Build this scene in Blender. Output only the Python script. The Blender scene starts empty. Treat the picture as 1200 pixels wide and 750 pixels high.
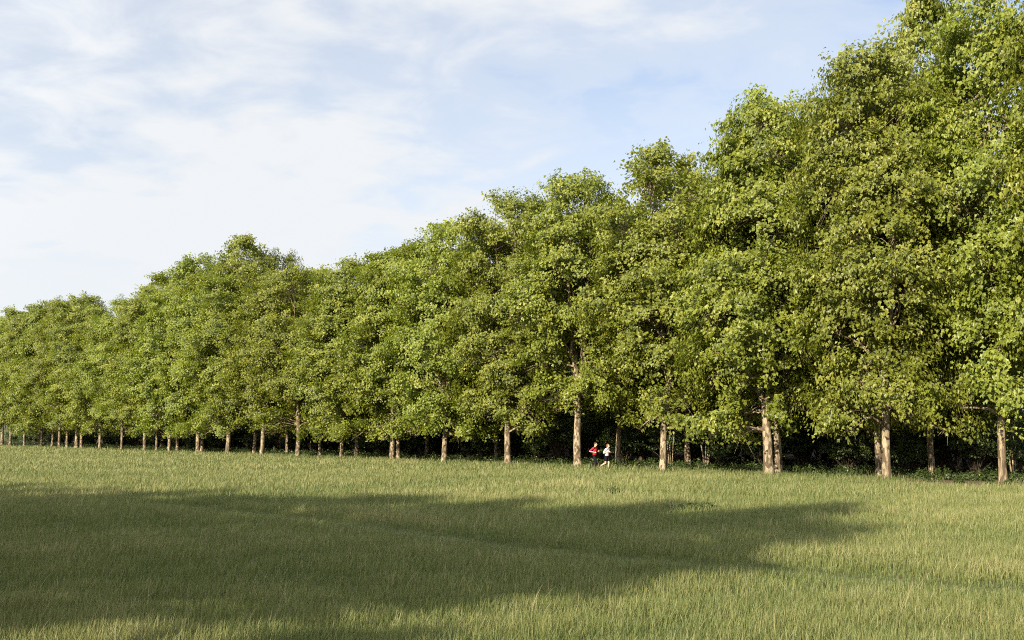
import bpy, math, random
import numpy as np
from mathutils import Vector

rng = np.random.default_rng(11)
random.seed(11)
scene = bpy.context.scene
COL = scene.collection
R = math.radians

# ------------------------------------------------------------------ camera
CAM_H = 2.95
PITCH = 6.02
F = 35.0 / 36.0
cam_d = bpy.data.cameras.new('camera')
cam_d.lens = 35.0
cam_d.sensor_width = 36.0
cam_d.clip_end = 5000
cam = bpy.data.objects.new('camera', cam_d)
cam.location = (0, 0, CAM_H)
cam.rotation_euler = (R(90 + PITCH), 0, 0)
COL.objects.link(cam)
scene.camera = cam

def ground_at(px, py):
    """World (x, y) on the ground seen at a pixel of the 1200x750 photograph (used to survey positions)."""
    u = (px - 600) / (1200 * F)
    v = (375 - py) / (1200 * F)
    c, s = math.cos(R(PITCH)), math.sin(R(PITCH))
    d = (u, c - v * s, s + v * c)
    t = -CAM_H / d[2]
    return d[0] * t, d[1] * t

# ------------------------------------------------------------------ light
SUN_EL = 22.0
LX, LY = 0.59, 0.81                       # horizontal travel of the sunlight
sun_d = bpy.data.lights.new('sun', 'SUN')
sun_d.energy = 4.1
sun_d.angle = R(0.55)
sun_d.color = (1.0, 0.89, 0.71)
sun = bpy.data.objects.new('sun', sun_d)
v = Vector((LX * math.cos(R(SUN_EL)), LY * math.cos(R(SUN_EL)), -math.sin(R(SUN_EL))))
sun.rotation_euler = v.to_track_quat('-Z', 'Y').to_euler()
COL.objects.link(sun)

world = bpy.data.worlds.new('World')
scene.world = world
world.use_nodes = True
nt = world.node_tree
nt.nodes.clear()
def N(tree, typ, **kw):
    n = tree.nodes.new(typ)
    for k, val in kw.items():
        setattr(n, k, val)
    return n
def math_node(tree, op, a, b=None, clamp=False):
    n = N(tree, 'ShaderNodeMath', operation=op, use_clamp=clamp)
    for i, q in enumerate((a, b)):
        if q is None:
            continue
        if isinstance(q, (int, float)):
            n.inputs[i].default_value = q
        else:
            tree.links.new(q, n.inputs[i])
    return n.outputs[0]
def ramp(tree, fac, stops, interp='LINEAR'):
    n = N(tree, 'ShaderNodeValToRGB')
    n.color_ramp.interpolation = interp
    el = n.color_ramp.elements
    while len(el) < len(stops):
        el.new(0.5)
    for e, (p, c) in zip(el, stops):
        e.position = p
        e.color = (*c, 1) if len(c) == 3 else c
    tree.links.new(fac, n.inputs[0])
    return n.outputs[0]
def mix(tree, fac, a, b, blend='MIX'):
    n = N(tree, 'ShaderNodeMix', data_type='RGBA', blend_type=blend)
    for s, q in ((n.inputs[0], fac), (n.inputs[6], a), (n.inputs[7], b)):
        if isinstance(q, (int, float)):
            s.default_value = q
        elif isinstance(q, tuple):
            s.default_value = (*q, 1)
        else:
            tree.links.new(q, s)
    return n.outputs[2]
def noise(tree, vec, scale, detail=3, rough=0.5, dist=0.0):
    n = N(tree, 'ShaderNodeTexNoise')
    n.inputs['Scale'].default_value = scale
    n.inputs['Detail'].default_value = detail
    n.inputs['Roughness'].default_value = rough
    n.inputs['Distortion'].default_value = dist
    if vec is not None:
        tree.links.new(vec, n.inputs['Vector'])
    return n.outputs['Fac']

sky = N(nt, 'ShaderNodeTexSky', sky_type='NISHITA', sun_disc=False)
sky.sun_elevation = R(SUN_EL)
sky.sun_rotation = math.atan2(-LX, -LY)
sky.air_density = 1.0
sky.dust_density = 1.2
sky.ozone_density = 1.6
tc = N(nt, 'ShaderNodeTexCoord')
sep = N(nt, 'ShaderNodeSeparateXYZ')
nt.links.new(tc.outputs['Generated'], sep.inputs[0])
zz = math_node(nt, 'ADD', math_node(nt, 'MAXIMUM', sep.outputs[2], 0.0), 0.22)
comb = N(nt, 'ShaderNodeCombineXYZ')
nt.links.new(math_node(nt, 'DIVIDE', sep.outputs[0], zz), comb.inputs[0])
nt.links.new(math_node(nt, 'DIVIDE', sep.outputs[1], zz), comb.inputs[1])
mp = N(nt, 'ShaderNodeMapping')
mp.inputs['Rotation'].default_value = (0, 0, R(35))
mp.inputs['Scale'].default_value = (1.0, 1.25, 1.0)
mp.inputs['Location'].default_value = (-2.4, 5.3, 0.0)
nt.links.new(comb.outputs[0], mp.inputs[0])
big = noise(nt, mp.outputs[0], 1.3, 3, 0.5, 0.2)
fine = noise(nt, mp.outputs[0], 5.5, 6, 0.56, 0.35)
cl = math_node(nt, 'ADD', math_node(nt, 'MULTIPLY', big, 0.62), math_node(nt, 'MULTIPLY', fine, 0.38))
# thin veil everywhere, thinner to the right
veil = math_node(nt, 'MULTIPLY', sep.outputs[0], -0.22)
cl = math_node(nt, 'ADD', cl, veil)
cover = ramp(nt, cl, [(0.31, (0.25,) * 3), (0.45, (0.58,) * 3), (0.60, (1.0,) * 3)], 'EASE')
low = ramp(nt, sep.outputs[2], [(0.0, (0.97,) * 3), (0.14, (0.90,) * 3), (0.46, (0.0,) * 3)])
cover2 = math_node(nt, 'MAXIMUM', cover, low)
sdir = N(nt, 'ShaderNodeVectorMath', operation='DOT_PRODUCT')
nrm = N(nt, 'ShaderNodeVectorMath', operation='NORMALIZE')
nt.links.new(tc.outputs['Generated'], nrm.inputs[0])
nt.links.new(nrm.outputs[0], sdir.inputs[0])
sdir.inputs[1].default_value = (-LX * math.cos(R(SUN_EL)), -LY * math.cos(R(SUN_EL)), math.sin(R(SUN_EL)))
near_sun = math_node(nt, 'POWER', math_node(nt, 'MAXIMUM', math_node(nt, 'ADD', math_node(nt, 'MULTIPLY', sdir.outputs['Value'], 0.7), 0.3), 0.0), 1.6)
glow = math_node(nt, 'ADD', math_node(nt, 'MULTIPLY', near_sun, 1.9), 1.0)  # added brightening of unseen clouds toward the sun, lifts the ambient light
cloudc = N(nt, 'ShaderNodeVectorMath', operation='SCALE')
cloudc.inputs[0].default_value = (3.98, 4.10, 4.24)
nt.links.new(glow, cloudc.inputs['Scale'])
skyc = mix(nt, cover2, mix(nt, 1.0, sky.outputs[0], (0.93, 0.90, 0.92), 'MULTIPLY'), cloudc.outputs[0])
bg = N(nt, 'ShaderNodeBackground')
nt.links.new(skyc, bg.inputs[0])
bg.inputs[1].default_value = 0.078
wo = N(nt, 'ShaderNodeOutputWorld')
nt.links.new(bg.outputs[0], wo.inputs[0])

scene.view_settings.view_transform = 'Standard'
scene.view_settings.look = 'None'
scene.view_settings.gamma = 1
scene.view_settings.exposure = 1.5
scene.view_settings.use_curve_mapping = False
scene.render.engine = 'CYCLES'
cy = scene.cycles
cy.max_bounces = 6
cy.diffuse_bounces = 4
cy.glossy_bounces = 2
cy.transmission_bounces = 4
cy.caustics_reflective = False
cy.caustics_refractive = False
cy.use_denoising = False
cy.pixel_filter_type = 'BLACKMAN_HARRIS'
cy.filter_width = 1.05

# ------------------------------------------------------------------ materials
def material(name):
    m = bpy.data.materials.new(name)
    m.use_nodes = True
    m.node_tree.nodes.clear()
    return m, m.node_tree
def surface(tree, shader):
    o = N(tree, 'ShaderNodeOutputMaterial')
    tree.links.new(shader, o.inputs[0])
def principled(tree, color, rough=0.6, spec=0.3, normal=None):
    p = N(tree, 'ShaderNodeBsdfPrincipled')
    if isinstance(color, tuple):
        p.inputs['Base Color'].default_value = (*color, 1)
    else:
        tree.links.new(color, p.inputs['Base Color'])
    p.inputs['Roughness'].default_value = rough
    p.inputs['Specular IOR Level'].default_value = spec
    if normal is not None:
        tree.links.new(normal, p.inputs['Normal'])
    return p.outputs[0]
def attr(tree, name):
    a = N(tree, 'ShaderNodeAttribute', attribute_name=name)
    return a.outputs['Fac']
def bump(tree, h, strength, dist):
    b = N(tree, 'ShaderNodeBump')
    b.inputs['Strength'].default_value = strength
    b.inputs['Distance'].default_value = dist
    tree.links.new(h, b.inputs['Height'])
    return b.outputs[0]

def leaf_material(name, stops, trans_gain, rough=0.42, spec=0.4, tmix=0.34, per_object=0.12):
    m, t = material(name)
    c = ramp(t, attr(t, 'tone'), stops)
    oi = N(t, 'ShaderNodeObjectInfo')
    hs = N(t, 'ShaderNodeHueSaturation')
    t.links.new(math_node(t, 'ADD', math_node(t, 'MULTIPLY', oi.outputs['Random'], 0.014), 0.495), hs.inputs['Hue'])
    t.links.new(math_node(t, 'ADD', math_node(t, 'MULTIPLY', oi.outputs['Random'], per_object * 2), 1 - per_object), hs.inputs['Value'])
    t.links.new(c, hs.inputs['Color'])
    tr = N(t, 'ShaderNodeBsdfTranslucent')
    t.links.new(mix(t, 1.0, hs.outputs[0], trans_gain, 'MULTIPLY'), tr.inputs[0])
    ms = N(t, 'ShaderNodeMixShader')
    ms.inputs[0].default_value = tmix
    t.links.new(principled(t, hs.outputs[0], rough, spec), ms.inputs[1])
    t.links.new(tr.outputs[0], ms.inputs[2])
    surface(t, ms.outputs[0])
    return m

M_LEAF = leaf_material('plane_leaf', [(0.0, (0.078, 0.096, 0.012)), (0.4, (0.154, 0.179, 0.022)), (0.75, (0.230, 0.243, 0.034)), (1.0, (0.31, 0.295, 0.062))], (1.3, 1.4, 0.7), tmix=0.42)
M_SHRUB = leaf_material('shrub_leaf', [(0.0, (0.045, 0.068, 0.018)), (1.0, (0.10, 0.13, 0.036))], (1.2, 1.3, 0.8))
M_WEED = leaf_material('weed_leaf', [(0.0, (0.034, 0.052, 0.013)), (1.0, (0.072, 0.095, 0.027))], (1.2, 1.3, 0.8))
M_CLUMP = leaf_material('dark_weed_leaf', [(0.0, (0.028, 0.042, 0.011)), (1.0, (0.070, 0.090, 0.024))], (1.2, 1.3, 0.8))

def bark_material():
    m, t = material('plane_bark')
    g = N(t, 'ShaderNodeTexCoord').outputs['Object']
    mpp = N(t, 'ShaderNodeMapping')
    mpp.inputs['Scale'].default_value = (1, 1, 0.55)
    t.links.new(g, mpp.inputs[0])
    n1 = noise(t, mpp.outputs[0], 4.5, 4, 0.6, 0.3)
    n2 = noise(t, mpp.outputs[0], 16, 4, 0.6)
    vor = N(t, 'ShaderNodeTexVoronoi')
    vor.inputs['Scale'].default_value = 7
    t.links.new(mpp.outputs[0], vor.inputs['Vector'])
    sv = N(t, 'ShaderNodeSeparateColor')
    t.links.new(vor.outputs['Color'], sv.inputs[0])
    f = math_node(t, 'ADD', math_node(t, 'MULTIPLY', n1, 0.6), math_node(t, 'MULTIPLY', sv.outputs[0], 0.4))
    c = ramp(t, f, [(0.40, (0.075, 0.054, 0.033)), (0.485, (0.15, 0.113, 0.070)), (0.56, (0.235, 0.185, 0.117)), (0.69, (0.33, 0.27, 0.18))])
    c = mix(t, ramp(t, n2, [(0.35, (0.5,) * 3), (0.55, (0.0,) * 3)]), c, (0.10, 0.075, 0.045))
    surface(t, principled(t, c, 0.85, 0.15, bump(t, n2, 0.6, 0.03)))
    return m
M_BARK = bark_material()

def soil_material(name, stops, scale):
    m, t = material(name)
    g = N(t, 'ShaderNodeTexCoord').outputs['Object']
    a = noise(t, g, scale, 5, 0.65)
    b = noise(t, g, scale * 9, 4, 0.7)
    f = math_node(t, 'ADD', math_node(t, 'MULTIPLY', a, 0.6), math_node(t, 'MULTIPLY', b, 0.4))
    surface(t, principled(t, ramp(t, f, stops), 0.95, 0.1, bump(t, b, 0.7, 0.05)))
    return m
M_FIELD = soil_material('field_ground', [(0.35, (0.060, 0.062, 0.026)), (0.5, (0.085, 0.092, 0.036)), (0.65, (0.12, 0.115, 0.052))], 0.7)
M_FLOOR = soil_material('leaf_litter', [(0.35, (0.040, 0.034, 0.018)), (0.65, (0.085, 0.068, 0.040))], 1.1)
M_PATH = soil_material('bare_earth', [(0.35, (0.085, 0.060, 0.038)), (0.65, (0.17, 0.125, 0.082))], 0.9)

def grass_material():
    m, t = material('meadow_blades')
    g = N(t, 'ShaderNodeTexCoord').outputs['Object']
    patch = noise(t, g, 0.16, 4, 0.6)
    tone = attr(t, 'tone')
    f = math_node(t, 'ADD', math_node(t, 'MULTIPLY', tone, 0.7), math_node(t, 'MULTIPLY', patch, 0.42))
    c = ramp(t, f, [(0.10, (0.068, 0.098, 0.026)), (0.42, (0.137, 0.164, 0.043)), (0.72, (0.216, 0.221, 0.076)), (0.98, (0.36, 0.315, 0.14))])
    # a few reddish sorrel / straw heads
    c = mix(t, attr(t, 'seed'), c, mix(t, tone, (0.27, 0.19, 0.11), (0.40, 0.34, 0.19)))
    tr = N(t, 'ShaderNodeBsdfTranslucent')
    t.links.new(c, tr.inputs[0])
    ms = N(t, 'ShaderNodeMixShader')
    ms.inputs[0].default_value = 0.40
    t.links.new(principled(t, c, 0.5, 0.35), ms.inputs[1])
    t.links.new(tr.outputs[0], ms.inputs[2])
    surface(t, ms.outputs[0])
    return m
M_GRASS = grass_material()

def plain(name, color, rough=0.7, spec=0.25, nscale=60, var=0.15):
    m, t = material(name)
    g = N(t, 'ShaderNodeTexCoord').outputs['Object']
    n = noise(t, g, nscale, 3)
    c = mix(t, n, tuple(q * (1 - var) for q in color), tuple(min(1, q * (1 + var)) for q in color))
    surface(t, principled(t, c, rough, spec))
    return m

# ------------------------------------------------------------------ mesh helpers
def build_mesh(name, verts, faces_groups, mat, attrs=None, smooth=False):
    """faces_groups: list of int arrays (n, k). attrs: {name: per-vertex float}."""
    me = bpy.data.meshes.new(name)
    verts = np.asarray(verts, np.float32)
    me.vertices.add(len(verts))
    me.vertices.foreach_set('co', verts.ravel())
    loops = np.concatenate([np.asarray(f, np.int32).ravel() for f in faces_groups])
    tot = np.concatenate([np.full(len(f), np.asarray(f).shape[1], np.int32) for f in faces_groups])
    start = np.concatenate([[0], np.cumsum(tot)[:-1]]).astype(np.int32)
    me.loops.add(len(loops))
    me.loops.foreach_set('vertex_index', loops)
    me.polygons.add(len(tot))
    me.polygons.foreach_set('loop_start', start)
    me.polygons.foreach_set('loop_total', tot)
    me.polygons.foreach_set('use_smooth', np.full(len(tot), smooth, bool))
    for k, a in (attrs or {}).items():
        at = me.attributes.new(k, 'FLOAT', 'POINT')
        at.data.foreach_set('value', np.asarray(a, np.float32))
    me.materials.append(mat)
    me.update(calc_edges=True)
    me.validate()
    return me

def link(name, me, parent=None):
    o = bpy.data.objects.new(name, me)
    COL.objects.link(o)
    if parent is not None:
        o.parent = parent
    return o

def tag(o, label=None, category=None, group=None, kind=None):
    for k, val in (('label', label), ('category', category), ('group', group), ('kind', kind)):
        if val:
            o[k] = val
    return o

def unit(a):
    return a / np.maximum(np.linalg.norm(a, axis=-1, keepdims=True), 1e-9)

class Tubes:
    def __init__(s):
        s.v, s.q, s.n = [], [], 0
        s.caps = []
    def add(s, pts, rad, sides=6, cap=False, wobble=0.0):
        pts = np.asarray(pts, float)
        n = len(pts)
        rad = np.broadcast_to(np.asarray(rad, float), (n,))
        t = np.gradient(pts, axis=0)
        t = unit(t)
        up = np.array([0.31, 0.95, 0.05]) if abs(t[0][2]) > 0.8 else np.array([0.0, 0.0, 1.0])
        a = unit(np.cross(t, up))
        b = np.cross(t, a)
        ang = np.arange(sides) * 2 * math.pi / sides
        rr = rad[:, None] * np.ones(sides)[None]
        if wobble:
            rr = rr * (1 + wobble * rng.normal(size=(1, sides)) * 0.6 + wobble * rng.normal(size=(n, sides)) * 0.5)
        ring = pts[:, None] + rr[..., None] * (np.cos(ang)[None, :, None] * a[:, None] + np.sin(ang)[None, :, None] * b[:, None])
        s.v.append(ring.reshape(-1, 3))
        i = np.arange(n - 1)[:, None] * sides
        j = np.arange(sides)[None]
        k = (j + 1) % sides
        s.q.append((np.stack([i + j, i + sides + j, i + sides + k, i + k], -1).reshape(-1, 4) + s.n))
        if cap:
            s.caps.append(np.arange(sides)[None] + s.n + (n - 1) * sides)
            s.caps.append(np.arange(sides)[None, ::-1] + s.n)
        s.n += n * sides
    def mesh(s, name, mat, smooth=True):
        return build_mesh(name, np.concatenate(s.v), [np.concatenate(s.q)] + s.caps, mat, smooth=smooth)

LEAF_PTS = np.array([[0, 0, 0], [-0.50, 0.40, 0.10], [-0.25, 0.60, 0.03], [0, 1.0, -0.16], [0.25, 0.60, 0.03], [0.50, 0.40, 0.10]])
LEAF_TRI = np.array([[0, 2, 1], [0, 3, 2], [0, 4, 3], [0, 5, 4]])
def leaves(cent, nor, tip, size):
    """Folded five-point leaves as one vertex array and triangles."""
    nor = unit(nor)
    tip = unit(tip - (tip * nor).sum(-1, keepdims=True) * nor)
    side = np.cross(tip, nor)
    P = LEAF_PTS
    vv = cent[:, None] + size[:, None, None] * (P[None, :, 0, None] * side[:, None] + (P[None, :, 1, None] - 0.45) * tip[:, None] + P[None, :, 2, None] * nor[:, None])
    f = LEAF_TRI[None] + (np.arange(len(cent)) * 6)[:, None, None]
    return vv.reshape(-1, 3), f.reshape(-1, 3)

def bez(a, b, c, n):
    t = np.linspace(0, 1, n)[:, None]
    return (1 - t) ** 2 * a + 2 * t * (1 - t) * b + t ** 2 * c

# ------------------------------------------------------------------ plane trees
def tree_meshes(idx, H=20.0, base=2.4, rad=4.7, fork=4.5, leaders=3, trunk_r=0.30, bend=(0, 0), lob=2.0, leaf=0.205, sprays=19, per=50, thin=0.0, full=False):
    r = np.random.default_rng(100 + idx)
    tb = Tubes()
    # trunk up to the fork, with root flare
    zs = np.array([-0.25, 0.0, 0.25, 0.7, 1.4, 2.4, 3.4, fork])
    zs = zs[zs <= fork]
    flare = 1 + 0.38 * np.exp(-np.maximum(zs, 0) / 0.25)
    tr = trunk_r * flare * (1 - 0.22 * np.clip(zs / fork, 0, 1))
    bx = np.array([bend[0] * (z / fork) ** 1.6 for z in np.maximum(zs, 0)]) + 0.05 * np.sin(zs * 1.3 + idx)
    by = np.array([bend[1] * (z / fork) ** 1.6 for z in np.maximum(zs, 0)]) + 0.05 * np.cos(zs * 1.1 + idx)
    spine = np.stack([bx, by, zs], 1)
    tb.add(spine, tr, 14, wobble=0.05)
    top = spine[-1]
    nodes, node_r = [], []
    a0 = r.uniform(0, 6.28)
    for k in range(leaders):
        a = a0 + k * 6.283 / leaders + r.normal() * 0.25
        spread = r.uniform(0.9, 1.9) if leaders > 1 else 0.4
        tipz = H - r.uniform(1.2, 3.2) - (0 if k == 0 else r.uniform(0, 2.5))
        end = np.array([math.cos(a) * spread, math.sin(a) * spread, tipz])
        mid = np.array([top[0] + math.cos(a) * spread * 0.9, top[1] + math.sin(a) * spread * 0.9, fork + (tipz - fork) * 0.35])
        pts = bez(top - [0, 0, 0.25], mid, end, 14)
        pts[1:-1] += r.normal(size=(12, 3)) * 0.10
        rr = np.linspace(trunk_r * (0.78 if leaders < 3 else 0.66), 0.035, 14)
        tb.add(pts, rr, 9, wobble=0.03)
        nodes.append(pts)
        node_r.append(rr)
    # lower trunk nodes can carry skirt branches
    low = spine[zs > max(1.3, base * 0.6)]
    nodes.append(low); node_r.append(np.full(len(low), trunk_r * 0.5))
    nodes = np.concatenate(nodes); node_r = np.concatenate(node_r)
    # lobes
    def prof(t):
        if t < 0.30:
            return 0.50 + 0.50 * (t / 0.30) ** 0.75
        return max(0.02, 1 - ((t - 0.30) / 0.735) ** 1.8) ** (0.45 if full else 0.52)
    C, LR = [], []
    z = base + 0.85
    while z < H - 1.0:
        t = (z - base) / (H - base)
        rp = rad * prof(t)
        rr = max(0.0, rp - lob * 0.62)
        n = max(3 if t > 0.75 else 1, int(round(2 * math.pi * rr / (lob * 1.30))))
        a0 = r.uniform(0, 6.28)
        for k in range(n):
            if r.random() < 0.10 + thin:
                continue
            a = a0 + (k + r.normal() * 0.2) * 6.283 / n
            q = rr * r.uniform(0.68, 1.18) + r.normal() * 0.12
            C.append([math.cos(a) * q, math.sin(a) * q, z + r.normal() * 0.5])
            LR.append(lob * r.uniform(0.62, 1.12))
        if rr > 2.2:
            for k in range(3):
                a = r.uniform(0, 6.28); q = rr * 0.45
                C.append([math.cos(a) * q, math.sin(a) * q, z + r.normal() * 0.5]); LR.append(lob * 0.9)
        z += lob * 0.88
    for k in range(4):
        a = r.uniform(0, 6.28)
        C.append([math.cos(a) * r.uniform(0.2, 1.5), math.sin(a) * r.uniform(0.2, 1.5), H - r.uniform(0.7, 1.5)]); LR.append(r.uniform(1.0, 1.35))
    for k in range(5):
        a = r.uniform(0, 6.28); q = rad * r.uniform(0.5, 0.9)
        C.append([math.cos(a) * q, math.sin(a) * q, max(2.3, base - r.uniform(-0.5, 0.9))]); LR.append(lob * r.uniform(0.36, 0.52))
    C = np.array(C); LR = np.array(LR)
    LC, LN, LT, LS, TONE = [], [], [], [], []
    for c, lr in zip(C, LR):
        # limb from the nearest suitable node that lies lower and inward
        want = c - np.array([0, 0, 0.55 * math.hypot(c[0], c[1]) * (1 if c[2] > base + 3 else -0.25)])
        d = np.linalg.norm(nodes - want, axis=1)
        i = int(np.argmin(d))
        p0 = nodes[i]
        ln = np.linalg.norm(c - p0)
        mid = p0 * 0.45 + c * 0.55 + np.array([0, 0, 0.16 * ln]) + r.normal(size=3) * 0.12 * ln
        b = bez(p0, mid, c, 6)
        b[1:-1] += r.normal(size=(4, 3)) * 0.06
        r0 = min(node_r[i] * 0.55, 0.035 + 0.017 * ln)
        tb.add(b, np.linspace(r0, 0.022, 6), 6)
        out = np.array([c[0], c[1], 0.0]); out = out / max(np.linalg.norm(out), 0.3)
        m = max(5, int(sprays * (lr / lob) ** 1.6))
        d = unit(r.normal(size=(m, 3)) + out * 0.75 + np.array([0, 0, 0.30]))
        sp = c + d * lr * np.array([1.0, 1.0, 0.80]) * (r.uniform(0.30, 1.0, (m, 1)) ** 0.6)
        sp[:, 2] -= 0.10 * lr
        for s in sp:
            b = bez(c, (c + s) / 2 + [0, 0, 0.2], s, 3)
            tb.add(b, [0.02, 0.014, 0.007], 3)
        for s, dd in zip(sp, d):
            q = int(per * r.uniform(0.6, 1.35))
            ax = unit(dd + np.array([0, 0, -0.25]))
            along = r.uniform(-0.65, 0.5, (q, 1))
            pos = s + ax * along + r.normal(size=(q, 3)) * np.array([0.24, 0.24, 0.15]) - np.array([0, 0, 0.22]) * (along + 0.3) ** 2
            LC.append(pos)
            LN.append(out * 0.5 + np.array([0, 0, 0.42]) + dd * 0.55 + r.normal(size=3) * 0.34 + r.normal(size=(q, 3)) * 0.34)
            LT.append(dd * 0.6 + np.array([0, 0, -0.85]) + r.normal(size=(q, 3)) * 0.5)
            LS.append(leaf * r.uniform(0.62, 1.28, q))
            TONE.append(np.clip(0.47 + r.normal() * 0.13 + r.normal(size=q) * 0.15, 0, 1))
    LC = np.concatenate(LC)
    keep = (LC[:, 2] > 1.2)
    vv, ff = leaves(LC[keep], np.concatenate(LN)[keep], np.concatenate(LT)[keep], np.concatenate(LS)[keep])
    crown = build_mesh('crown', vv, [ff], M_LEAF, {'tone': np.repeat(np.concatenate(TONE)[keep], 6)})
    return tb.mesh('trunk', M_BARK), crown

PROTO = [
    tree_meshes(0, base=2.9, fork=4.6, leaders=3, rad=4.8, leaf=0.185, per=58),
    tree_meshes(1, base=3.1, fork=5.5, leaders=2, rad=4.5, bend=(0.25, 0.1)),
    tree_meshes(2, base=2.6, fork=3.8, leaders=3, rad=5.0, trunk_r=0.33),
    tree_meshes(3, base=4.7, fork=4.6, leaders=4, rad=4.7),
    tree_meshes(4, base=3.5, fork=6.0, leaders=2, rad=4.4, bend=(-0.5, 0.1), trunk_r=0.27),
    tree_meshes(5, base=3.4, fork=4.0, leaders=3, rad=4.9, thin=0.08, leaf=0.165, per=66),
    tree_meshes(6, H=15.5, base=6.5, rad=4.2, fork=5.2, leaders=3, sprays=26, full=True),      # the pruned trees that shade the field
    tree_meshes(7, H=15.5, base=3.5, rad=4.2, fork=4.4, leaders=3, sprays=26, full=True),
]
first = {}
def tree(proto, x, y, H, label, group, width=1.0, rot=None, lean=(0, 0), girth=1.0):
    root = bpy.data.objects.new('plane_tree', None)
    root.empty_display_size = 0.5
    COL.objects.link(root)
    root.location = (x, y, 0)
    base_h = 15.5 if proto >= 6 else 20.0
    root.rotation_euler = (lean[0], lean[1], rng.uniform(0, 6.283) if rot is None else rot)
    tag(root, label, 'tree', group)
    sz = (H - (0.45 if proto < 6 else 0)) / base_h
    if proto not in first:
        a = link('trunk', PROTO[proto][0], root)
        b = link('crown', PROTO[proto][1], root)
        first[proto] = (a, b)
    else:
        for q in first[proto]:
            c = q.copy()
            COL.objects.link(c)
            c.parent = root
    for c in [o for o in COL.objects if o.parent is root]:
        w = width * (girth * 0.84 if c.name.startswith('trunk') else 0.93)
        c.scale = (w, w, sz)
        if c.name.startswith('crown') and proto < 6:
            c.location.z = 0.55          # leaves sit a little higher on the same boughs
    return root

ORD = ['first', 'second', 'third', 'fourth', 'fifth', 'sixth', 'seventh', 'eighth', 'ninth', 'tenth', 'eleventh', 'twelfth', 'thirteenth',
       'fourteenth', 'fifteenth', 'sixteenth', 'seventeenth', 'eighteenth', 'nineteenth', 'twentieth']
def row_y(px):
    return 523.3 + 0.0385 * px

G1 = 'plane trees along the edge of the field'
G2 = 'shaded plane trees behind the front row'
G3 = 'plane trees deep in the wood'
G4 = 'plane trees beside the photographer'
# px of the trunk, height, prototype, width, rotation, lean, girth, dy (pixels up from the row's line), label
front = [
    (1175, 29.0, 5, 1.25, 2.0, (0.0, -0.04), 0.62, -3.5, 'very tall plane tree beside the bare earth, slender brown trunk'),
    (1040, 23.8, 0, 1.08, 2.4, (0, 0.0), 0.85, 0, 'very tall plane tree with smooth sunlit trunk, front one of two trunks standing together'),
    (900, 22.2, 2, 1.12, 1.0, (0, 0.0), 0.95, 0, 'tall plane tree with the thickest trunk, pale flaking bark in full sun'),
    (776, 20.9, 4, 1.12, 3.3, (0, -0.02), 0.88, 0.5, 'plane tree with slim pale trunk, first front trunk to the right of the runners'),
    (677, 20.4, 3, 1.08, 0.2, (0, 0), 1.0, 0, 'plane tree with tall bare mottled trunk immediately left of the runners'),
    (595, 20.2, 0, 1.05, 3.9, (0, 0), 0.9, 0, None),
    (521, 19.2, 2, 1.02, 4.4, (0, -0.02), 0.75, 0, None),
    (459, 17.8, 1, 1.02, 1.2, (0, 0.01), 0.85, 0, None),
    (400, 16.8, 2, 1.0, 2.2, (0, 0), 0.62, 0, None),
    (349, 17.2, 4, 1.02, 5.2, (0, -0.02), 0.9, 0, None),
    (306, 17.2, 3, 1.0, 2.9, (0, -0.07), 0.85, 0, None),
    (267, 18.0, 0, 1.0, 1.5, (0, 0), 0.9, 0, None),
    (231, 17.6, 1, 1.0, 0.3, (0, 0), 0.8, 0, None),
    (198, 17.6, 2, 1.0, 3.0, (0, 0.01), 0.7, 0, None),
    (169, 18.2, 0, 1.0, 4.7, (0, 0), 0.7, 0, None),
    (142, 17.4, 5, 0.95, 5.6, (0, 0), 0.6, 0, None),
    (117, 17.2, 1, 0.95, 2.6, (0, 0.04), 0.7, 0, None),
    (90, 18.8, 4, 1.0, 0.9, (0, 0), 0.95, 0, None),
    (69, 18.6, 5, 0.95, 3.7, (0, 0), 0.7, 0, None),
    (48, 19.2, 2, 0.95, 1.9, (0, 0), 0.6, 0, None),
    (28, 19, 0, 0.95, 5.0, (0, 0), 0.65, 0, None),
    (12, 19.0, 1, 0.95, 4.0, (0, 0), 0.75, 0, None),
]
extra = {306: 'curved trunk leaning left', 400: 'short thin bare trunk under low leaves', 90: 'thick grey trunk', 459: 'blotched bark', 117: 'slim leaning trunk', 267: 'bright mottled trunk'}
k = 0
for px, H, pr, w, rot, lean, girth, dy, lab in front:
    if lab is None:
        k += 1
        e = extra.get(px)
        n = ORD[k]                       # the tree beside the runners is the first
        lab = (f'{n} front-row plane tree leftward from the runners' + (', ' + e if e else ''))
    x, y = ground_at(px, row_y(px) + dy)
    tree(pr, x, y, H, lab, G1, w, rot, lean, girth)
for px, H, pr, lab in [(1325, 28.0, 3, 'very tall plane tree cut by the right edge, only outer boughs showing'), (-10, 17.5, 3, 'plane tree cut by the left edge of the photo')]:
    x, y = ground_at(px, row_y(px))
    tree(pr, x, y, H, lab, G1, 1.2 if px > 0 else 1.0)

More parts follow.
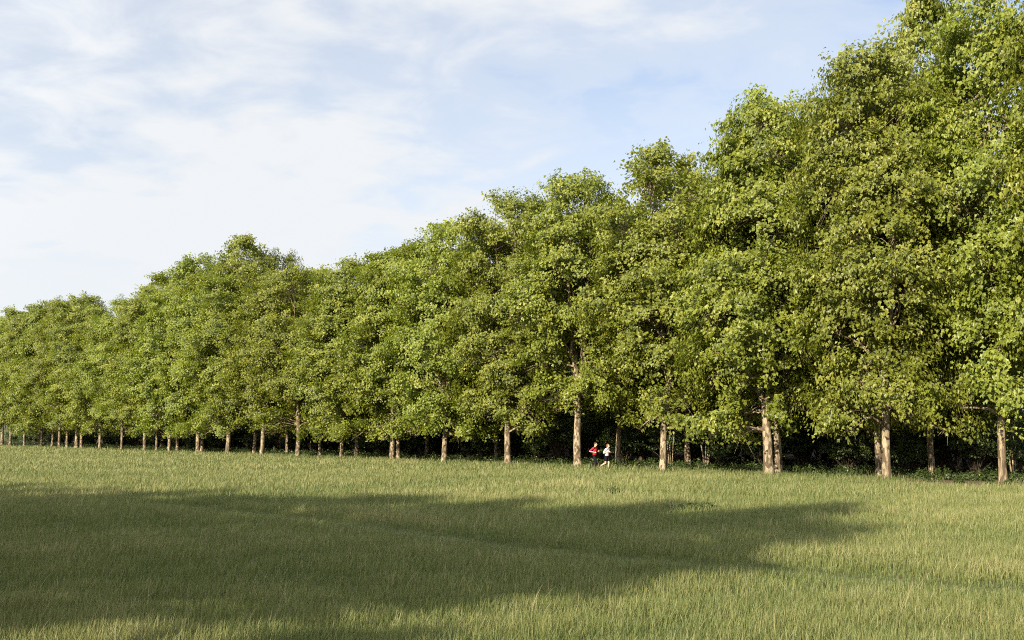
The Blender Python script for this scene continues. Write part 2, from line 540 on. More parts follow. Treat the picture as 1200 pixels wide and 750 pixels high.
# px, py of the base, height, prototype, girth, lean, label
back = [
    (1030, 558.0, 24.5, 1, 0.75, 0, 'shaded plane tree close behind the smooth sunlit trunk, darker of the two'),
    (1092, 557.0, 29.0, 1, 0.7, 0, 'plane tree in deep shade behind the bare earth patch'),
    (912, 553.6, 23.5, 3, 0.85, 0, 'plane tree tucked close behind the thickest pale trunk'),
    (960, 545.0, 24.5, 4, 0.7, 0, 'plane tree hidden in shade right of the thickest pale trunk'),
    (806, 545.5, 21.5, 3, 0.85, -0.03, 'shaded brown plane tree whose trunk forks, between slim pale trunk and thickest trunk'),
    (871, 545.0, 21.0, 4, 0.4, 0, 'thin shaded plane tree left of the thickest pale trunk'),
    (725, 544.0, 19.0, 3, 0.8, 0.02, 'shaded plane tree immediately right of the runners'),
    (645, 536.5, 21.0, 4, 0.8, 0.03, 'plane tree with crooked shaded trunk left of the bare mottled trunk'),
    (581, 539.0, 19.5, 4, 0.65, 0, 'slim shaded plane tree just left of the second front-row trunk'),
    (500, 536.0, 19.0, 0, 0.7, 0, 'shaded plane tree hidden behind the third front-row trunk'),
    (466, 537.5, 19.0, 1, 0.65, 0, 'shaded plane tree close behind the trunk with blotched bark'),
    (418, 535.0, 18.0, 1, 0.65, 0, 'shaded plane tree just right of the short thin bare trunk'),
    (375, 532.5, 18.0, 4, 0.65, 0, 'shaded plane tree just left of the short thin bare trunk'),
    (364, 530.5, 15.0, 4, 0.4, 0.10, 'thin plane tree leaning right in the shade, beside a straighter shaded trunk'),
    (336, 531.5, 18.5, 1, 0.6, 0, 'slim shaded plane tree just right of the curved leaning trunk'),
    (298, 531.0, 19.0, 4, 0.75, 0, 'shaded plane tree touching the curved leaning trunk'),
    (236, 529.0, 19.0, 4, 0.8, 0, 'shaded plane tree close behind the front trunk beside the stump'),
    (208, 527.3, 18.5, 1, 0.6, 0, 'shaded plane tree just left of the stump'),
    (183, 526.5, 18.5, 3, 0.55, 0, 'thin shaded plane tree second to the left from the stump'),
    (95, 523.7, 18.5, 3, 0.75, 0, 'shaded plane tree touching the thick grey trunk'),
    (78, 523.2, 18.5, 1, 0.65, 0, 'shaded plane tree just left of the thick grey trunk'),
    (61, 522.6, 18.5, 4, 0.65, 0, 'shaded plane tree, second shaded trunk left of the thick grey trunk'),
    (2, 521.0, 18.0, 3, 0.8, 0, 'dark shaded plane tree at the very edge of the photo'),
]
for px, py, H, pr, girth, lean, lab in back:
    x, y = ground_at(px, py + 2.0)
    tree(pr, x, y, H, lab, G2, 1.05, None, (0, lean), girth)
# taller trees rising behind
for px, py, H, pr, w, lab in [(283, 526.5, 26.6, 2, 1.3, 'dark tall plane tree rising as a dome above the row'),
                              (322, 526.0, 24.6, 5, 1.0, 'dark sparse treetop beside the tall dome above the row'),
                              (190, 525.0, 23.6, 0, 1.2, 'taller plane tree rising left of the tall dome'),
                              (225, 525.0, 25.0, 3, 1.2, 'tall plane tree filling the shoulder of the tall dome'),
                              (985, 541.0, 24.0, 0, 1.1, 'tall plane tree rising behind, between thickest trunk and smooth trunk'),
                              (1110, 545.0, 30.0, 5, 1.2, 'highest plane tree behind the row, sky showing through its top')]:
    x, y = ground_at(px, py)
    tree(pr, x, y, H, lab, G2, w)
# the wood further in
A = np.array(ground_at(-40, row_y(-40))); B = np.array(ground_at(1420, row_y(1420)))
D = (B - A) / np.linalg.norm(B - A)
NRM = np.array([-D[1], D[0]])
if NRM[1] < 0:
    NRM = -NRM
LEN = np.linalg.norm(B - A)
for r_i, off in enumerate((15.0, 23.0)):
    n = int(LEN / 9)
    for j in range(n):
        p = A + D * (j + 0.5 + rng.uniform(-0.2, 0.2)) * LEN / n + NRM * (off + rng.uniform(-1.5, 1.5))
        Hh = 16.5 + 6.0 * max(0, (j / n)) ** 2
        tree([0, 2, 5, 1][(j + r_i) % 4], p[0], p[1], Hh, 'plane tree deep in the dark wood, nearly hidden behind the shaded trunks', G3, 1.1, None, (0, 0), 0.8)
# the trees to the side of the viewer whose shadow lies on the meadow
for j, (hh, w) in enumerate([(15.5, 0.95), (15.8, 1.05), (15.5, 1.1), (15.8, 1.1), (15.6, 1.1), (15.8, 1.1), (15.5, 1.1), (15.8, 1.1), (15.5, 1.1), (15.7, 1.1), (15.6, 1.1)]):
    tree(6 if j < 1 else 7, -12.1 - 4.7 * j, 3.2 + 1.75 * j, hh, 'plane tree outside the view whose shadow falls across the meadow', G4, w)

# ------------------------------------------------------------------ ground
def sheet(name, pts, z, mat, label=None):
    me = build_mesh(name, [[p[0], p[1], z] for p in pts], [np.arange(len(pts))[None]], mat)
    o = link(name, me)
    return tag(o, label, None, None, 'structure')
sheet('field', [(-900, -300), (900, -300), (900, 1500), (-900, 1500)], 0.0, M_FIELD)
P0 = A - D * 60; P1 = B + D * 60
def strip(o0, o1, wob, n=90):
    a, b = [], []
    for i in range(n + 1):
        p = P0 + (P1 - P0) * i / n
        w = wob * (math.sin(i * 1.7) + 0.6 * math.sin(i * 0.63 + 1))
        a.append(p + NRM * (o0 + w)); b.append(p + NRM * (o1 + w * 0.7))
    return a, b
def strip_mesh(name, o0, o1, wob, z, mat, n=90):
    a, b = strip(o0, o1, wob, n)
    vv = [[p[0], p[1], z] for p in a] + [[p[0], p[1], z] for p in b]
    q = np.array([[i, i + 1, n + 2 + i, n + 1 + i] for i in range(n)])
    return tag(link(name, build_mesh(name, vv, [q], mat)), None, None, None, 'structure')
strip_mesh('woodland_floor', 0.9, 70.0, 0.18, 0.004, M_FLOOR)
strip_mesh('dirt_path', 0.6, 2.7, 0.22, 0.008, M_PATH)

EARTH = np.array(ground_at(1122, 567.5))
ea = [EARTH + D * 4.0 * math.cos(a) * (1 + 0.12 * math.sin(3 * a + 1)) + NRM * 2.9 * math.sin(a) * (1 + 0.10 * math.sin(5 * a)) for a in np.linspace(0, 6.283, 41)[:-1]]
sheet('bare_earth_ground', ea, 0.012, M_PATH)

# ------------------------------------------------------------------ meadow grass
track = [ground_at(*p) for p in [(180, 592), (270, 600), (400, 615), (520, 633), (640, 648), (760, 660), (880, 668), (1000, 680), (1110, 690), (1260, 702)]]
track = np.array(track)
track2 = np.array([ground_at(*p) for p in [(640, 577), (760, 580), (900, 586), (1050, 592)]])
def dist_poly(p, poly):
    best = np.full(len(p), 1e9)
    for a, b in zip(poly[:-1], poly[1:]):
        ab = b - a
        t = np.clip(((p - a) @ ab) / (ab @ ab), 0, 1)
        best = np.minimum(best, np.linalg.norm(p - (a + t[:, None] * ab), axis=1))
    return best
def lump(p, s, seed):
    """Smooth pseudo-noise in [-1, 1] from a few random waves."""
    q = np.random.default_rng(seed)
    out = np.zeros(len(p))
    for k in range(7):
        a = q.uniform(0, 6.28); w = q.uniform(0.5, 1.8) / s
        out += np.sin((p @ np.array([math.cos(a), math.sin(a)])) * w * 6.28 + q.uniform(0, 6.28))
    return out / 4.0
def side_of_row(p):
    return (p - A) @ NRM           # >0 behind the front row
def scatter(y0, y1, dens):
    area_w = 0.56 * y1 + 3.5
    n = int((y1 - y0) * 2 * area_w * dens)
    p = np.stack([rng.uniform(-area_w, area_w, n), rng.uniform(y0, y1, n)], 1)
    return p[np.abs(p[:, 0]) < 0.56 * p[:, 1] + 3.5]
GV, GQ, GT, GTONE, GSEED, gn = [], [], [], [], [], 0
def blades(p, h, w, tone, seed, seg):
    global gn
    n = len(p)
    az = rng.uniform(0, 6.283, n)
    # blades face any way but lean mostly with the wind
    lean = np.abs(rng.normal(0.0, 0.30, n)) + 0.06
    la = rng.normal(0.5, 1.25, n)
    dirv = np.stack([np.cos(la), np.sin(la)], 1)
    side = np.stack([np.cos(az), np.sin(az), np.zeros(n)], 1)
    ts = [0, 0.45, 0.8, 1.0] if seg == 3 else [0, 0.6, 1.0]
    ws = [0.9, 1.0, 0.62, 0.0] if seg == 3 else [0.9, 0.85, 0.0]
    rows = []
    for t, ww in zip(ts, ws):
        c = np.stack([p[:, 0] + dirv[:, 0] * h * lean * t ** 2, p[:, 1] + dirv[:, 1] * h * lean * t ** 2, h * t * (1 - 0.18 * lean * t)], 1)
        if ww > 0:
            rows += [c - side * (w * ww * 0.5)[:, None], c + side * (w * ww * 0.5)[:, None]]
        else:
            rows.append(c)
    V = np.stack(rows, 1)
    m = V.shape[1]
    base = gn + np.arange(n)[:, None] * m
    for k in range(seg - 1):
        GQ.append(base + np.array([[2 * k, 2 * k + 1, 2 * k + 3, 2 * k + 2]]))
    GT.append(base + np.array([[m - 3, m - 2, m - 1]]))
    GV.append(V.reshape(-1, 3))
    # tips bleach slightly
    tv = np.repeat(tone[:, None], m, 1)
    GTONE.append(np.clip(tv, 0, 1).ravel())
    GSEED.append(np.repeat(seed, m))
    gn += n * m
for y0, y1, dens, wid, seg in [(8, 17, 820, 0.0068, 3), (17, 26, 500, 0.0092, 3), (26, 40, 240, 0.0135, 2), (40, 62, 115, 0.021, 2), (62, 95, 52, 0.038, 2), (95, 150, 24, 0.058, 2)]:
    p = scatter(y0, y1, dens)
    so = side_of_row(p)
    ok = (so < 0.9) & (np.hypot(((p - EARTH) @ D) / 3.5, ((p - EARTH) @ NRM) / 2.5) > 1 + 0.2 * rng.normal(size=len(p)))
    p = p[ok]; so = so[ok]
    pa = p * [0.45, 1.0]; big = lump(pa, 7.0, 3); med = lump(pa, 2.2, 4); sm = lump(pa, 0.8, 5)
    dt = dist_poly(p, track); dt2 = dist_poly(p, track2)
    hf = 1.0 + 0.16 * big + 0.17 * med + 0.20 * sm
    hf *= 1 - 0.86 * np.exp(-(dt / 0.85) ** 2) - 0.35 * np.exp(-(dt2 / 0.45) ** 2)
    hf *= 1 + 0.30 * np.exp(-((so + 0.6) / 1.5) ** 2)
    n = len(p)
    h = 0.27 * np.maximum(hf, 0.14) * rng.uniform(0.55, 1.25, n)
    w = wid * rng.uniform(0.7, 1.3, n)
    tone = 0.42 + 0.17 * big + 0.15 * med + 0.07 * sm + rng.normal(size=n) * 0.23 - 0.6 * np.exp(-(dt / 0.8) ** 2)  # tone drop along the track puts shade between low blades into the colour
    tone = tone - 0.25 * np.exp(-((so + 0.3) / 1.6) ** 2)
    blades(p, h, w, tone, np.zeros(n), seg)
    # flowering stalks, taller and straw coloured
    ns = int(n * 0.032)
    i = rng.choice(n, ns, replace=False)
    patchy = lump(p[i], 3.0, 9) + rng.normal(size=ns) * 0.5
    i = i[patchy > 0.1]
    ns = len(i)
    blades(p[i], h[i] * rng.uniform(1.25, 1.75, ns), w[i] * 0.7, rng.uniform(0.2, 1, ns), np.full(ns, 0.75), seg)
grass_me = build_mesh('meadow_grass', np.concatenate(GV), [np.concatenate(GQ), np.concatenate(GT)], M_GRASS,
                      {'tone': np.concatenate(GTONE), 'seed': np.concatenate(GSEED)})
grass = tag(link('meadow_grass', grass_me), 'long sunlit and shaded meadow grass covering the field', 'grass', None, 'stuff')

# ------------------------------------------------------------------ undergrowth and shrubs
def leafy(name, centers, spread, n_per, size, mat, stems=False, seedn=0):
    r = np.random.default_rng(500 + seedn)
    LC, LN, S = [], [], []
    for c, s in zip(centers, spread):
        q = int(n_per * r.uniform(0.7, 1.3))
        d = unit(r.normal(size=(q, 3)))
        d[:, 2] = np.abs(d[:, 2])
        LC.append(c + d * s * r.uniform(0.35, 1.0, (q, 1)))
        LN.append(d * 0.6 + [0, -0.1, 0.6] + r.normal(size=(q, 3)) * 0.5)
        S.append(size * r.uniform(0.6, 1.4, q))
    LC = np.concatenate(LC); LN = np.concatenate(LN); S = np.concatenate(S)
    LC[:, 2] = np.maximum(LC[:, 2], 0.03)
    vv, ff = leaves(LC, LN, LN * 0.5 + np.array([0, 0, -0.6]) + r.normal(size=LC.shape) * 0.5, S)
    return vv, ff, np.repeat(r.uniform(0, 1, len(LC)), 6)
n = 2600
along = rng.uniform(-10, LEN + 10, n)
off = 2.7 + np.abs(rng.normal(size=n)) * 4.0
pp = A + D * along[:, None] + NRM * off[:, None]
front_w = rng.choice(n, 220, replace=False)
pp[front_w] = A + D * along[front_w][:, None] + NRM * rng.uniform(0.1, 0.8, 220)[:, None]
sp = np.stack([rng.uniform(0.25, 0.6, n)] * 2 + [rng.uniform(0.2, 0.62, n) + 0.5 * rng.random(n) ** 6], 1)
sp[front_w] *= 0.55
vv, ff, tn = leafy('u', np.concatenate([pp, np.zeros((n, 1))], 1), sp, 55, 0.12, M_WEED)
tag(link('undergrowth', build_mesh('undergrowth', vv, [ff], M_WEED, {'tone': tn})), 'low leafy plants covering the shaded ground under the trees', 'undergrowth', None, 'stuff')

M_STEM = plain('shrub_stem', (0.055, 0.042, 0.028), 0.9, 0.1, 8, 0.3)
def shrub_meshes(i, h, rad, nst):
    r = np.random.default_rng(700 + i)
    tb = Tubes()
    cs, ss = [], []
    for k in range(nst):
        a = r.uniform(0, 6.28); q = rad * math.sqrt(r.uniform(0.02, 1)) * 0.8
        z = h * r.uniform(0.30, 0.95) * (1 - 0.35 * (q / rad) ** 2)
        c = np.array([math.cos(a) * q, math.sin(a) * q, z])
        b = bez(np.array([c[0] * 0.12, c[1] * 0.12, -0.05]), np.array([c[0] * 0.4, c[1] * 0.4, z * 0.6]), c, 5)
        tb.add(b, np.linspace(0.035, 0.012, 5), 5)
        cs.append(c); ss.append([r.uniform(0.45, 0.8), r.uniform(0.45, 0.8), r.uniform(0.35, 0.6)])
    vv, ff, tn = leafy('s', np.array(cs), np.array(ss), 95, 0.125, M_SHRUB, seedn=i)
    return tb.mesh('stem', M_STEM), build_mesh('foliage', vv, [ff], M_SHRUB, {'tone': tn})
SH = [shrub_meshes(0, 3.4, 1.8, 46), shrub_meshes(1, 2.6, 1.6, 36), shrub_meshes(2, 4.6, 2.0, 60)]
firsts = {}
def shrub(kind, x, y, s, label, group):
    root = bpy.data.objects.new('shrub', None)
    COL.objects.link(root)
    root.location = (x, y, 0)
    root.rotation_euler = (0, 0, rng.uniform(0, 6.28))
    tag(root, label, 'shrub', group)
    if kind not in firsts:
        parts = [link('stem', SH[kind][0], root), link('foliage', SH[kind][1], root)]
        firsts[kind] = parts
    else:
        parts = []
        for q in firsts[kind]:
            c = q.copy(); COL.objects.link(c); c.parent = root; parts.append(c)
    for c in parts:
        c.scale = (s, s, s)
    return root
for off, step, kinds in ((8.0, 3.4, (1, 0, 1)), (12.0, 3.2, (0, 2, 0)), (18.5, 3.2, (2, 2, 0)), (27.0, 2.8, (2, 2, 2)), (31.0, 2.8, (2, 0, 2)), (35.0, 2.8, (2, 2, 0))):
    m = int((LEN + 16) / step)
    for j in range(m):
        if off < 10 and (j * 7) % 5 == 0:
            continue
        p = A + D * ((j + rng.uniform(-0.25, 0.25)) * step - 8) + NRM * (off + rng.uniform(-1.1, 1.1))
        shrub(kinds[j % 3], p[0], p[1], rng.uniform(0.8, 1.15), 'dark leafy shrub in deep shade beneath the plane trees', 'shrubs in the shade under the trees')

# the far side of the wood: one closed mass of leaves
fr = np.random.default_rng(77)
m = 2300
al = fr.uniform(-95, LEN + 15, m); fo = fr.uniform(39, 44, m)
fc = np.concatenate([A + D * al[:, None] + NRM * fo[:, None], fr.uniform(0.2, 8.0, (m, 1))], 1)
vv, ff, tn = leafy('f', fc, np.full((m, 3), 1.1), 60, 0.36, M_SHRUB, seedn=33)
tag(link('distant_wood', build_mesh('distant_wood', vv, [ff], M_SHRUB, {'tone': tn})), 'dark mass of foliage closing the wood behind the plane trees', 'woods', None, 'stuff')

# multi-stemmed saplings
def sapling(px, py, n, h, spread, label):
    x, y = ground_at(px, py)
    root = bpy.data.objects.new('sapling', None)
    COL.objects.link(root); root.location = (x, y, 0)
    tag(root, label, 'sapling', 'bare stemmed saplings under the trees')
    cs = []
    for k in range(n):
        t = Tubes()
        a = -1 + 2 * k / max(1, n - 1)
        tip = np.array([a * spread + rng.normal() * 0.1, rng.normal() * 0.3, h * rng.uniform(0.85, 1.05)])
        t.add(bez(np.array([a * 0.12, rng.normal() * 0.05, -0.05]), tip * [0.3, 0.3, 0.5], tip, 7), np.linspace(0.055, 0.018, 7), 6)
        link('stem', t.mesh('stem', M_BARK), root)
        cs += [tip, tip - [0, 0, 0.6]]
    vv, ff, tn = leafy('s', np.array(cs), np.array([[0.6, 0.6, 0.45]] * len(cs)), 70, 0.13, M_SHRUB, seedn=50 + px)
    link('foliage', build_mesh('foliage', vv, [ff], M_SHRUB, {'tone': tn}), root)
sapling(827, 548, 5, 2.6, 0.75, 'sapling with five fanned bare stems between forked trunk and thickest trunk')
sapling(786, 548, 3, 3.4, 0.30, 'sapling with three upright stems just right of the slim pale trunk')
sapling(1188, 561, 3, 2.4, 0.25, 'sapling with thin upright stems at the right edge beside slender brown trunk')

# weed clumps standing in the meadow
def weed(px, py, w, h, label):
    x, y = ground_at(px, py)
    root = bpy.data.objects.new('weed_clump', None)
    COL.objects.link(root); root.location = (x, y, 0)
    m = max(6, int(w * 9))
    c = np.stack([rng.uniform(-w / 2, w / 2, m), rng.uniform(-0.4, 0.4, m), np.zeros(m)], 1)
    vv, ff, tn = leafy('w', c, np.stack([np.full(m, 0.26)] * 2 + [h * rng.uniform(0.6, 1.0, m)], 1), 60, 0.11, M_WEED, seedn=80 + px)
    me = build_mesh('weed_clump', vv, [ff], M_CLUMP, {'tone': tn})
    COL.objects.unlink(root); bpy.data.objects.remove(root)
    o = link('weed_clump', me); o.location = (x, y, 0)
    tag(o, label, 'weed', 'dark weed clumps in the meadow')
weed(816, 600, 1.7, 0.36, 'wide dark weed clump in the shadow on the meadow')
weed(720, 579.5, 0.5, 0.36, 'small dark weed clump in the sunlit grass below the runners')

# stump
def stump():
    x, y = ground_at(220, 528.2)
    root = bpy.data.objects.new('tree_stump', None)
    COL.objects.link(root); root.location = (x, y, 0)
    tag(root, 'short brown tree stump standing at the wood edge', 'stump')
    t = Tubes()
    zs = np.array([-0.1, 0, 0.12, 0.3, 0.5, 0.68])
    t.add(np.stack([zs * 0.05, zs * 0.02, zs], 1), 0.23 * (1 + 0.5 * np.exp(-np.maximum(zs, 0) / 0.12)), 16, wobble=0.05)
    link('trunk', t.mesh('trunk', M_BARK), root)
    t = Tubes()
    t.add(np.array([[0.034, 0.0136, 0.66], [0.0345, 0.0138, 0.70]]), [0.225, 0.20], 16, cap=True)
    link('cut_top', t.mesh('cut_top', plain('cut_wood', (0.20, 0.15, 0.10), 0.9)), root)
stump()

# ------------------------------------------------------------------ runners
def remeshed(name, me, voxel, mat, smooth_it=4):
    tmp = bpy.data.objects.new('tmp', me)
    COL.objects.link(tmp)
    md = tmp.modifiers.new('r', 'REMESH'); md.mode = 'VOXEL'; md.voxel_size = voxel; md.use_smooth_shade = True
    sm = tmp.modifiers.new('s', 'SMOOTH'); sm.iterations = smooth_it; sm.factor = 0.5
    dg = bpy.context.evaluated_depsgraph_get()
    out = bpy.data.meshes.new_from_object(tmp.evaluated_get(dg))
    bpy.data.objects.remove(tmp)
    out.name = name
    out.materials.clear(); out.materials.append(mat)
    return out

class Solid:
    """Overlapping closed limbs and ellipsoids, fused afterwards into one surface."""
    def __init__(s):
        s.v, s.f, s.n = [], [], 0
    def limb(s, pts, rad, flat=1.0, side=(1, 0, 0), sides=14, sub=5):
        pts = np.asarray(pts, float); rad = np.asarray(rad, float)
        # resample smoothly
        P, Q = [], []
        for i in range(len(pts) - 1):
            for t in np.linspace(0, 1, sub, endpoint=False):
                P.append(pts[i] * (1 - t) + pts[i + 1] * t); Q.append(rad[i] * (1 - t) + rad[i + 1] * t)
        P.append(pts[-1]); Q.append(rad[-1])
        P = np.array(P); Q = np.array(Q)
        # round ends
        d0 = unit(P[0] - P[1]); d1 = unit(P[-1] - P[-2])
        pre = [(P[0] + d0 * Q[0] * math.sin(a), Q[0] * math.cos(a)) for a in (1.45, 1.0, 0.5)]
        post = [(P[-1] + d1 * Q[-1] * math.sin(a), Q[-1] * math.cos(a)) for a in (0.5, 1.0, 1.45)]
        P = np.array([p for p, _ in pre] + list(P) + [p for p, _ in post]); Q = np.array([q for _, q in pre] + list(Q) + [q for _, q in post])
        t = unit(np.gradient(P, axis=0))
        sd = np.asarray(side, float)
        if abs((t.mean(0) @ sd)) > 0.85:
            sd = np.array([0, 0, 1.0])
        b = unit(np.cross(t, sd)); a = np.cross(b, t)
        ang = np.arange(sides) * 2 * math.pi / sides
        ring = P[:, None] + Q[:, None, None] * (np.cos(ang)[None, :, None] * a[:, None] + flat * np.sin(ang)[None, :, None] * b[:, None])
        n = len(P)
        i = np.arange(n - 1)[:, None] * sides; j = np.arange(sides)[None]; k = (j + 1) % sides
        s.v.append(ring.reshape(-1, 3))
        q = np.stack([i + j, i + k, i + sides + k, i + sides + j], -1).reshape(-1, 4) + s.n
        s.f += [tuple(x) for x in q] + [tuple((np.arange(sides)[::-1] + s.n))] + [tuple(np.arange(sides) + s.n + (n - 1) * sides)]
        s.n += n * sides
    def ball(s, c, r, nu=14, nv=10):
        r = np.broadcast_to(np.asarray(r, float), (3,))
        vs = []
        for i in range(1, nv):
            th = math.pi * i / nv
            for j in range(nu):
                ph = 2 * math.pi * j / nu
                vs.append([math.sin(th) * math.cos(ph), math.sin(th) * math.sin(ph), math.cos(th)])
        vs += [[0, 0, 1], [0, 0, -1]]
        s.v.append(np.array(vs) * r + np.asarray(c, float))
        for i in range(nv - 2):
            for j in range(nu):
                s.f.append((s.n + i * nu + j, s.n + (i + 1) * nu + j, s.n + (i + 1) * nu + (j + 1) % nu, s.n + i * nu + (j + 1) % nu))
        t, b = s.n + (nv - 1) * nu, s.n + (nv - 1) * nu + 1
        for j in range(nu):
            s.f.append((t, s.n + j, s.n + (j + 1) % nu)); s.f.append((b, s.n + (nv - 2) * nu + (j + 1) % nu, s.n + (nv - 2) * nu + j))
        s.n += len(vs)
    def raw(s):
        me = bpy.data.meshes.new('raw')
        me.from_pydata(np.concatenate(s.v).tolist(), [], [tuple(int(q) for q in f) for f in s.f])
        return me

M_SKIN = plain('skin', (0.50, 0.29, 0.20), 0.55, 0.35, 30, 0.06)
def runner(px, py, heading, pose, colors, label):
    x, y = ground_at(px, py)
    root = bpy.data.objects.new('person', None)
    COL.objects.link(root); root.location = (x, y, 0); root.rotation_euler = (0, 0, heading); root.scale = (1.02, 1.02, 1.02)
    tag(root, label, 'person', None)
    P = {k: np.array(q, float) for k, q in pose.items()}
    b = Solid()
    b.limb([P['pelvis'], P['waist'], P['chest'], P['neck0']], [0.135, 0.125, 0.155, 0.085], 0.68, sub=6)
    b.limb([P['shl'], P['shr']], [0.062, 0.062], sub=6)
    b.limb([P['neck0'], P['head'] - [0, 0.02, 0.06]], [0.058, 0.052])
    h = P['head']
    b.ball(h + [0, 0, 0.02], (0.076, 0.098, 0.105))
    b.ball(h + [0, 0.035, -0.055], (0.055, 0.062, 0.062))
    b.limb([h + [0, 0.088, 0.02], h + [0, 0.112, -0.02]], [0.010, 0.016], sides=8)
    for s in (-1, 1):
        b.ball(h + [s * 0.076, -0.005, -0.005], (0.012, 0.022, 0.033), 8, 6)
        b.ball(h + [s * 0.030, 0.080, 0.030], (0.022, 0.016, 0.010), 8, 6)
    b.limb([h + [-0.02, 0.090, -0.058], h + [0.02, 0.090, -0.058]], [0.009, 0.009], sides=8)
    for q in 'lr':
        b.limb([P['sh' + q], P['el' + q], P['wr' + q]], [0.052, 0.040, 0.027])
        b.limb([P['hip' + q], (P['hip' + q] + P['kn' + q]) / 2, P['kn' + q]], [0.088, 0.075, 0.055])
        kn, an = P['kn' + q], P['an' + q]
        b.limb([kn, kn * 0.68 + an * 0.32 - [0, 0.012, 0], an], [0.052, 0.056, 0.036])
        b.limb([an, an + P['ft' + q] * 0.75], [0.036, 0.034], 0.8)
        # hand: palm, four curled fingers, thumb
        wr, el = P['wr' + q], P['el' + q]
        f = unit(wr - el)
        sx = -1.0 if q == 'l' else 1.0
        inn = unit(np.array([-sx, 0.0, 0.0]) - f * (np.array([-sx, 0, 0]) @ f))
        up = np.cross(f, inn) * sx
        if up[2] < 0:
            up = -up
        pc = wr + f * 0.055
        b.limb([wr, pc + f * 0.02], [0.026, 0.036], 0.55, side=tuple(up))
        for i, ln in enumerate((0.068, 0.078, 0.072, 0.056)):
            r0 = wr + f * 0.078 + up * (0.028 - 0.019 * i)
            k1 = r0 + f * ln * 0.42
            k2 = k1 + (f * 0.25 + inn * 0.95) * ln * 0.40
            k3 = k2 + (-f * 0.85 + inn * 0.35) * ln * 0.34
            b.limb([r0 - f * 0.02, k1, k2, k3], [0.0095, 0.009, 0.0085, 0.0075], sides=8, sub=3)
        t0 = wr + f * 0.03 + up * 0.026
        t1 = t0 + up * 0.026 + f * 0.026 + inn * 0.01
        t2 = t1 + f * 0.024 + inn * 0.026
        b.limb([t0, t1, t2], [0.013, 0.010, 0.009], sides=8, sub=3)
    link('body', remeshed('body', b.raw(), 0.0065, M_SKIN, 3), root)
    # shirt
    s = Solid()
    s.limb([P['pelvis'] + [0, 0, 0.05], P['waist'], P['chest'], P['neck0'] - [0, 0, 0.055]], [0.166, 0.152, 0.178, 0.10], 0.72, sub=6)
    s.limb([P['shl'], P['shr']], [0.074, 0.074], sub=6)
    for q in 'lr':
        e = P['sh' + q] + (P['el' + q] - P['sh' + q]) * 0.72
        s.limb([P['sh' + q], e], [0.073, 0.064])
    link('shirt', remeshed('shirt', s.raw(), 0.011, colors['shirt'], 3), root)
    # shorts or tights
    s = Solid()
    s.limb([P['pelvis'] + [0, 0, -0.03], P['pelvis'] + [0, 0, 0.06]], [0.150, 0.148], 0.75)
    for q in 'lr':
        hp, kn, an = P['hip' + q], P['kn' + q], P['an' + q]
        if colors['long']:
            s.limb([hp, (hp + kn) / 2, kn], [0.098, 0.083, 0.061])
            s.limb([kn, kn * 0.68 + an * 0.32 - [0, 0.012, 0], an * 0.95 + kn * 0.05], [0.060, 0.063, 0.042])
        else:
            s.limb([hp, hp * 0.45 + kn * 0.55], [0.108, 0.100])
    nm = 'tights' if colors['long'] else 'shorts'
    link(nm, remeshed(nm, s.raw(), 0.010, colors['legs'], 3), root)
    for q in 'lr':
        s = Solid()
        an, ft = P['an' + q], P['ft' + q]
        s.limb([an - unit(ft) * 0.05 + P['heel' + q], an + ft * 0.45 + P['heel' + q] * 0.9, an + ft + P['heel' + q]], [0.042, 0.044, 0.032], 0.75, sub=5)
        s.limb([an + P['heel' + q] * 0.4, an], [0.045, 0.043])
        link('shoe', remeshed('shoe', s.raw(), 0.009, colors['shoe'], 3), root)
    s = Solid()
    s.ball(h + [0, -0.018, 0.045], (0.086, 0.098, 0.098))
    if colors['hair_long']:
        s.ball(h + [0, -0.055, -0.01], (0.080, 0.062, 0.095))
        for sg in (-1, 1):
            s.ball(h + [sg * 0.066, -0.01, 0.01], (0.022, 0.05, 0.07))
    link('hair', remeshed('hair', s.raw(), 0.009, colors['hair'], 2), root)
    for sg in (-1, 1):
        s = Solid(); s.ball(h + [sg * 0.030, 0.089, 0.018], (0.013, 0.009, 0.008), 10, 8)
        me = s.raw(); me.materials.append(colors['eye'])
        link('eye', me, root)
    return root

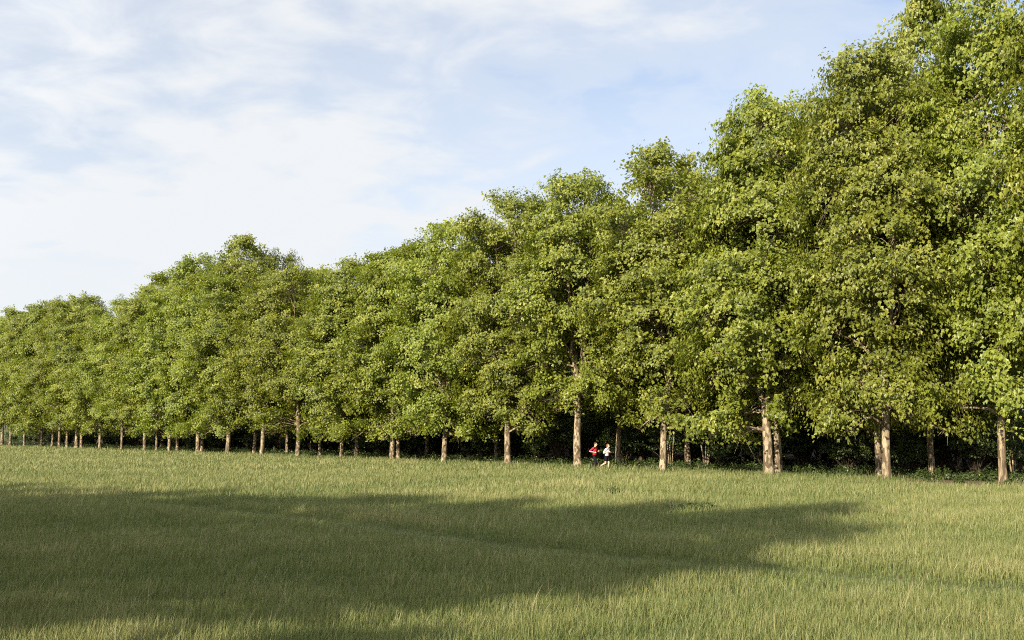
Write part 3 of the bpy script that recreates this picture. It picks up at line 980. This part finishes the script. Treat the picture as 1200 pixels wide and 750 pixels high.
M_EYE = plain('eye_dark', (0.03, 0.02, 0.015), 0.2, 0.5)
M_BLACK = plain('black_cloth', (0.008, 0.008, 0.010), 0.9, 0.08)
heading = math.atan2(-0.80, 0.60) - math.pi / 2 + R(14)      # local +Y points along the run
woman = dict(pelvis=(0, 0, 0.93), waist=(0, 0.02, 1.08), chest=(0, 0.045, 1.27), neck0=(0, 0.05, 1.42), head=(0, 0.085, 1.57),
             shl=(-0.165, 0.045, 1.36), shr=(0.165, 0.045, 1.36), ell=(-0.25, -0.13, 1.13), elr=(0.25, -0.10, 1.11), wrl=(-0.13, 0.13, 1.16), wrr=(0.10, 0.18, 1.19),
             hipl=(-0.085, 0, 0.90), hipr=(0.085, 0, 0.90), knr=(0.085, -0.06, 0.49), anr=(0.085, -0.42, 0.31), ftr=(0.0, -0.10, -0.13), heelr=(0, -0.03, 0.0),
             knl=(-0.085, 0.08, 0.49), anl=(-0.085, 0.03, 0.09), ftl=(0, 0.16, -0.015), heell=(0, 0.0, -0.045))
man = dict(pelvis=(0, 0, 0.97), waist=(0, 0.015, 1.12), chest=(0, 0.035, 1.33), neck0=(0, 0.04, 1.49), head=(0, 0.075, 1.645),
           shl=(-0.19, 0.035, 1.43), shr=(0.19, 0.035, 1.43), ell=(-0.27, -0.02, 1.17), elr=(0.30, -0.20, 1.21), wrl=(-0.12, 0.22, 1.22), wrr=(0.17, 0.08, 1.15),
           hipl=(-0.09, 0, 0.94), hipr=(0.09, 0, 0.94), knr=(0.09, 0.16, 0.53), anr=(0.09, 0.10, 0.12), ftr=(0, 0.17, 0.02), heelr=(0, 0.0, -0.045),
           knl=(-0.09, -0.02, 0.52), anl=(-0.09, -0.25, 0.15), ftl=(0, 0.14, -0.09), heell=(0, -0.02, -0.04))
runner(711.5, 551.8, heading, woman, dict(shirt=plain('white_jersey', (0.50, 0.49, 0.50), 0.8, 0.2), legs=M_BLACK, shoe=plain('dark_shoe', (0.05, 0.05, 0.06), 0.6), long=False,
       hair_long=True, hair=plain('red_brown_hair', (0.13, 0.055, 0.025), 0.5), eye=M_EYE), 'person jogging in white t-shirt and black shorts, one foot kicked up behind')
runner(697, 551.2, heading + R(6), man, dict(shirt=plain('red_jersey', (0.36, 0.014, 0.028), 0.8, 0.2), legs=M_BLACK, shoe=plain('black_shoe', (0.03, 0.03, 0.03), 0.6), long=True,
       hair_long=False, hair=plain('short_dark_hair', (0.06, 0.035, 0.02), 0.7), eye=M_EYE), 'person jogging in red t-shirt and black tights, elbow bent')
